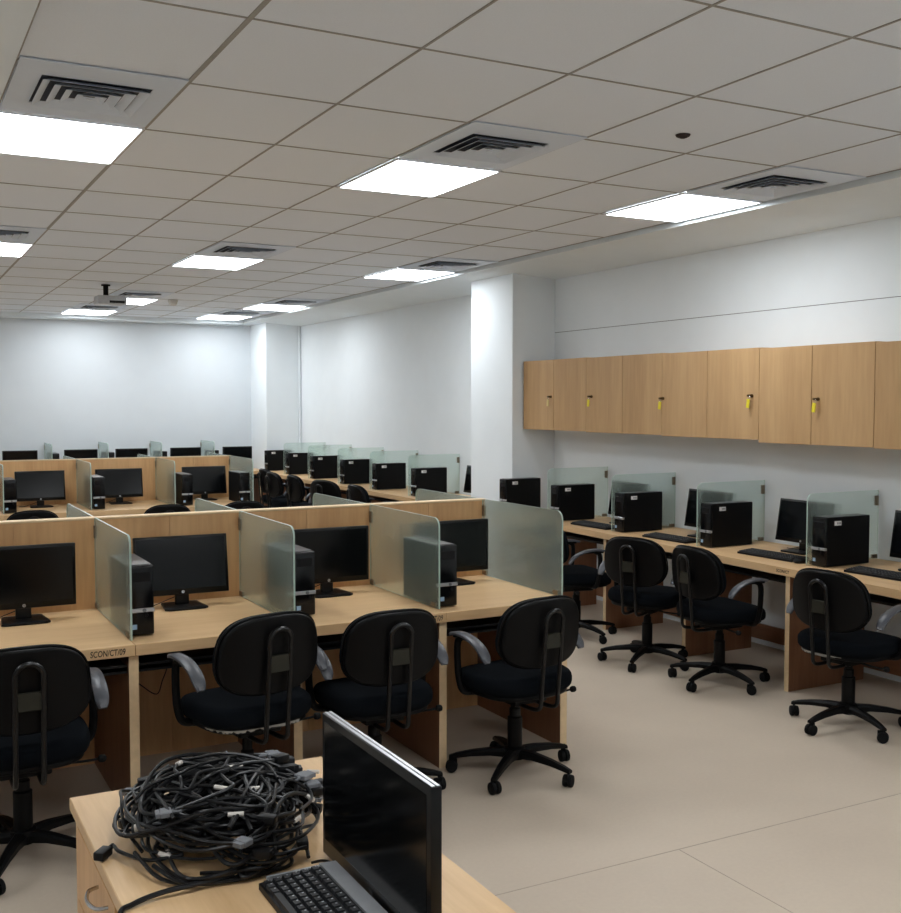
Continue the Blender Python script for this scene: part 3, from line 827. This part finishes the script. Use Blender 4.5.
# ------------------------------------------------------------------ foreground desk
X0, X1, Y0, Y1 = .382, 1.03, 1.2, 2.668
t = thing('teacher_desk', 'birch desk in the foreground holding the cable pile', 'desk')
b = bm_new(); box(b, X0, X1, Y0, Y1, ZD - .03, ZD, .002, 1); ob('desktop', b, M['topy'], t)
b = bm_new(); box(b, X0 + .012, X1 - .04, Y1 - .035, Y1 - .015, 0, ZD - .0305); ob('end_panel', b, M['panel'], t, smooth=False)
b = bm_new(); box(b, X0 + .012, X1 - .04, Y0 + .02, Y0 + .04, 0, ZD - .0305); ob('end_panel', b, M['panel'], t, smooth=False)
b = bm_new(); box(b, X1 - .1, X1 - .08, Y0 + .04, Y1 - .035, .2, ZD - .0305); ob('modesty_panel', b, M['panel'], t, smooth=False)
b = bm_new(); box(b, X0 + .03, X1 - .15, 2.16, Y1 - .036, .04, ZD - .0305); box(b, X0 + .06, X1 - .18, 2.18, Y1 - .05, 0, .04); ob('pedestal', b, M['panel'], t, smooth=False)
for (z0, z1) in ((.5, .672), (.27, .495), (.06, .265)):
    b = bm_new(); box(b, X0 + .010, X0 + .029, 2.165, Y1 - .04, z0, z1, .001, 1); d = ob('drawer', b, M['panel'], t)
    zh = z1 - .032 if z0 == .5 else z1 - .06
    b = bm_new(); yc = 2.29
    tube(b, smooth_path([(X0 + .012, yc + .055, zh), (X0 - .012, yc + .045, zh - .002), (X0 - .022, yc, zh - .003), (X0 - .012, yc - .045, zh - .002), (X0 + .012, yc - .055, zh)], 5), .0045, 8); ob('handle', b, M['chrome'], d, label='bowed chrome handle')

# foreground monitor: screen faces -X, low stand
b_ = None
def big_monitor():
    W, H, zb = .5, .297, .008
    t = thing('monitor', 'large black monitor standing on the foreground desk, seen edge on', 'monitor')
    mt = Matrix.Translation((0, 0, zb)) @ Matrix.Rotation(0, 4, 'X')
    b = bm_new(); box(b, -W / 2, W / 2, 0, .022, 0, H, .003, 2, mt); box(b, -W / 2 + .06, W / 2 - .06, .018, .05, .04, H - .06, .014, 2, mt); ob('housing', b, M['bezel'], t)
    b = bm_new(); box(b, -W / 2 + .016, W / 2 - .016, -.0008, .004, .034, H - .016, 0, 1, mt); ob('screen', b, M['screen'], t, smooth=False, label='dark switched-off screen')
    b = bm_new(); box(b, -W / 2 + .004, W / 2 - .004, .004, .0105, H - .0005, H + .0012, 0, 1, mt); box(b, -W / 2 + .004, W / 2 - .004, .0135, .0195, H - .0005, H + .0012, 0, 1, mt); ob('lit_top_edge', b, M['silver'], t, smooth=False, label='lit top edge, its light painted as pale strips')  # light on the top edge, painted as two pale strips
    m2 = mt @ Matrix.Translation((0, -.0002, .017)) @ Matrix.Rotation(PI / 2, 4, 'X')
    me = text_mesh('hp', .016, M['inkgrey'], 'logo_letters', .2); o = ob('logo_letters', me, None, t); o.matrix_local = m2 @ Matrix.Translation((0, 0, .0008))
    b = bm_new(); box(b, -.04, .04, .05, .072, .008, .16, .004, 1); ob('stand_neck', b, M['bezel'], t)
    b = bm_new(); pillow(b, superellipse(.11, .05, 4, 32), 0, .011, .004, steps=2, mat=Matrix.Translation((0, .06, 0))); ob('stand_base', b, M['black'], t)
    return t
m_ = big_monitor(); m_.location = (.800, 1.817, ZD + .001); m_.rotation_euler = (0, 0, -PI / 2)
k_ = make_keyboard(True); tag(k_, 'black keyboard with silver rear strip on the foreground desk', 'keyboard')
k_.location = (.7075, 1.757, ZD + .001); k_.rotation_euler = (0, 0, -PI / 2)
b = bm_new(); tube(b, smooth_path([(-.205, .078, .018), (-.23, .078, .019), (-.255, .07, .015), (-.275, .055, .006)], 6), .003, 6); ob('cord', b, M['cable'], k_)

# cable tangle
CT = Vector((.635, 2.275, ZD))
root = thing('cable_tangle', 'heap of tangled black computer cables piled on the foreground desk', 'cables', CT)
root['kind'] = 'thing'
def height(x, y):
    q = (x / .235) ** 2 + (y / .33) ** 2
    return .135 * max(0, 1 - q) ** .5
def plug(parent, p, d, kind):
    d = d.normalized(); z_ = Vector((0, 0, 1)); p = Vector((p.x, p.y, max(p.z, .013)))
    if d.z < 0: d = Vector((d.x, d.y, max(d.z, -.05))).normalized()
    sd = d.cross(z_)
    if sd.length < .01: sd = Vector((1, 0, 0))
    sd.normalize(); u = sd.cross(d)
    mt = Matrix(((d.x, sd.x, u.x, p.x), (d.y, sd.y, u.y, p.y), (d.z, sd.z, u.z, p.z), (0, 0, 0, 1)))
    b = bm_new()
    if kind == 0:
        box(b, -.004, .034, -.012, .012, -.009, .009, .003, 2, mt); cyl(b, mt @ Vector((-.022, 0, 0)), mt @ Vector((-.004, 0, 0)), .0055, 8)
        ob('plug', b, M['black'], parent, label='black moulded plug')
    elif kind == 1:
        box(b, 0, .024, -.016, .016, -.006, .006, .002, 1, mt); box(b, .024, .032, -.0135, .0135, -.0045, .0045, 0, 1, mt); cyl(b, mt @ Vector((-.02, 0, 0)), mt @ Vector((0, 0, 0)), .005, 8)
        ob('plug', b, M['inkgrey'], parent, label='grey video connector')
    else:
        cyl(b, mt @ Vector((-.012, 0, 0)), mt @ Vector((.02, 0, 0)), .0052, 8)
        ob('cable_tag', b, M['tagw'], parent, label='white sleeve on the cable')
rnd = random.Random(21)
NC = 36
for c in range(NC):
    pts = []
    th = rnd.uniform(0, 2 * PI); dirn = rnd.choice((-1, 1))
    layer = (c + .5) / NC
    turns = rnd.uniform(1.0, 1.7); nst = int(turns * 11)
    ex, ey = rnd.uniform(.35, .92), rnd.uniform(.3, .92); ph = rnd.uniform(0, PI)
    ox, oy_ = rnd.uniform(-.05, .05), rnd.uniform(-.07, .07)
    for k in range(nst):
        a = th + dirn * 2 * PI * turns * k / (nst - 1)
        rr = 1 + .2 * math.sin(2.3 * a + ph) + rnd.uniform(-.09, .09)
        x = .2 * ex * rr * math.cos(a) + ox; y = .27 * ey * rr * math.sin(a) + oy_
        q = math.sqrt((x / .215) ** 2 + (y / .295) ** 2)
        if q > .97: x *= .97 / q; y *= .97 / q
        y = max(y, -.245)
        if y < -.15: x = min(x, .125)
        z = .0045 + height(x, y) * (.12 + .86 * layer) + rnd.uniform(0, .008)
        pts.append((x, y, z))
    # tail fans out toward the monitor side on many cables
    if c % 2 == 0:
        e = Vector(pts[-1]); tgt = Vector((rnd.uniform(.14, .235), rnd.uniform(-.06, .22), .0))
        mid = (e + tgt) / 2; mid.z = max(.01, height(mid.x, mid.y) + .008); tgt.z = max(.012, height(tgt.x, tgt.y) + .006 + .03 * rnd.random())
        pts += [tuple(mid), tuple(tgt)]
    path = smooth_path(pts, 6)
    r = rnd.choice((.0038, .0042, .0046, .0034))
    b = bm_new(); tube(b, path, r, 7); cb = ob('cable', b, M['cable'], root)
    if c % 2 == 0:
        d = path[-1] - path[-4]; d.z *= .2; plug(cb, path[-1], d, 0 if c % 4 == 0 else 1)
    if c % 3 == 0:
        i = len(path) - rnd.randint(10, 26); plug(cb, path[i], path[i + 1] - path[i], 2)
    if c % 5 == 2: plug(cb, path[0], path[0] - path[3], 0)
for c in range(20):                                        # strands that cross the coils in loose S-curves
    a0 = rnd.uniform(0, 2 * PI); a1 = a0 + PI + rnd.uniform(-1.0, 1.0); pts = []
    s_ = rnd.uniform(.6, .98); lay = rnd.uniform(.75, 1.08); bend = rnd.uniform(-.09, .09)
    for k in range(9):
        u = k / 8; p0 = Vector((.2 * s_ * math.cos(a0), .27 * s_ * math.sin(a0))); p1 = Vector((.2 * s_ * math.cos(a1), .27 * s_ * math.sin(a1)))
        q = p0.lerp(p1, u); nn = Vector((-(p1 - p0).y, (p1 - p0).x)).normalized()
        q += nn * (bend * math.sin(2 * PI * u) + .05 * math.sin(PI * u) * (1 if c % 2 else -1)) + Vector((rnd.uniform(-.012, .012), rnd.uniform(-.012, .012)))
        q.y = max(q.y, -.24)
        if q.y < -.15: q.x = min(q.x, .12)
        pts.append((q.x, q.y, .006 + height(q.x, q.y) * lay + rnd.uniform(0, .012)))
    path = smooth_path(pts, 7); b = bm_new(); tube(b, path, rnd.choice((.0036, .0042, .0046)), 7); cb = ob('cable', b, M['cable'], root)
    if c % 4 == 1: plug(cb, path[-1], path[-1] - path[-4], c % 3)
    if c % 5 == 0: plug(cb, path[20], path[21] - path[20], 2)
def extra(pts, r, kind=None):
    P = smooth_path([Vector(p) - CT for p in pts], 7); b = bm_new(); tube(b, P, r, 8); cb = ob('cable', b, M['cable'], root)
    if kind is not None: plug(cb, P[-1], P[-1] - P[-4], kind)
# long arch over the top, the loop at the far-left corner, the lead running off the near edge, and the spill toward the keyboard
extra([(.46, 2.22, .80), (.49, 2.33, .845), (.55, 2.41, .868), (.63, 2.43, .868), (.69, 2.39, .86), (.735, 2.30, .835), (.765, 2.19, .80), (.768, 2.085, .752), (.762, 2.05, .742)], .0042)
extra([(.55, 2.50, .76), (.47, 2.46, .80), (.45, 2.38, .81), (.44, 2.30, .78), (.46, 2.22, .75)], .0038)
extra([(.60, 2.04, .74), (.52, 2.03, .745), (.45, 2.03, .742), (.398, 2.018, .737), (.372, 2.0, .73), (.366, 1.97, .66), (.37, 1.93, .58)], .0055)
extra([(.52, 2.12, .77), (.46, 2.16, .755), (.42, 2.24, .75), (.415, 2.29, .745), (.40, 2.28, .742)], .004, 0)
extra([(.62, 2.03, .745), (.69, 2.035, .737), (.73, 2.06, .737), (.72, 2.12, .75), (.66, 2.12, .78)], .004)
extra([(.60, 2.06, .75), (.69, 2.05, .738), (.75, 2.11, .738), (.79, 2.17, .745), (.79, 2.24, .77)], .004)
extra([(.70, 2.45, .84), (.76, 2.50, .80), (.82, 2.55, .765), (.90, 2.56, .738), (.95, 2.53, .736)], .0035, 2)
extra([(.66, 2.50, .80), (.74, 2.55, .765), (.80, 2.57, .75), (.84, 2.56, .748)], .004, 0)
extra([(.62, 2.54, .775), (.66, 2.58, .77), (.70, 2.60, .775), (.72, 2.59, .79)], .004, 1)
extra([(.72, 2.38, .84), (.78, 2.36, .82), (.83, 2.33, .79), (.86, 2.31, .765)], .0042, 1)
extra([(.70, 2.32, .85), (.76, 2.28, .83), (.80, 2.26, .80), (.83, 2.24, .77)], .0042, 0)
extra([(.71, 2.42, .83), (.79, 2.42, .80), (.86, 2.40, .765), (.89, 2.39, .75)], .0038, 2)
extra([(.46, 2.12, .76), (.50, 2.05, .745), (.58, 2.03, .738), (.66, 2.03, .737), (.70, 2.05, .737)], .0042)
extra([(.44, 2.2, .76), (.47, 2.09, .742), (.55, 2.035, .738), (.63, 2.04, .745), (.68, 2.09, .77)], .0042)
extra([(.50, 2.46, .78), (.49, 2.53, .765), (.50, 2.56, .755)], .0035, 1)

# ------------------------------------------------------------------ camera and view
cam = bpy.data.cameras.new('camera'); co = bpy.data.objects.new('camera', cam); C.objects.link(co)
co.location = (0, 0, 1.68); co.rotation_euler = (PI / 2 - .0493, 0, -.4908)
cam.sensor_fit = 'HORIZONTAL'; cam.sensor_width = 36; cam.lens = 1067 / 901 * 36; cam.clip_start = .05; cam.clip_end = 60
scn.camera = co
w = bpy.data.worlds.new('world'); w.use_nodes = True; scn.world = w
w.node_tree.nodes['Background'].inputs[0].default_value = (.8, .85, .9, 1); w.node_tree.nodes['Background'].inputs[1].default_value = .2
scn.view_settings.view_transform = 'Standard'; scn.view_settings.exposure = .22; scn.view_settings.look = 'None'
try:
    scn.cycles.max_bounces = 10; scn.cycles.diffuse_bounces = 5; scn.cycles.transmission_bounces = 8; scn.cycles.transparent_max_bounces = 12
    scn.cycles.sample_clamp_indirect = 6; scn.cycles.use_denoising = True
except Exception: pass
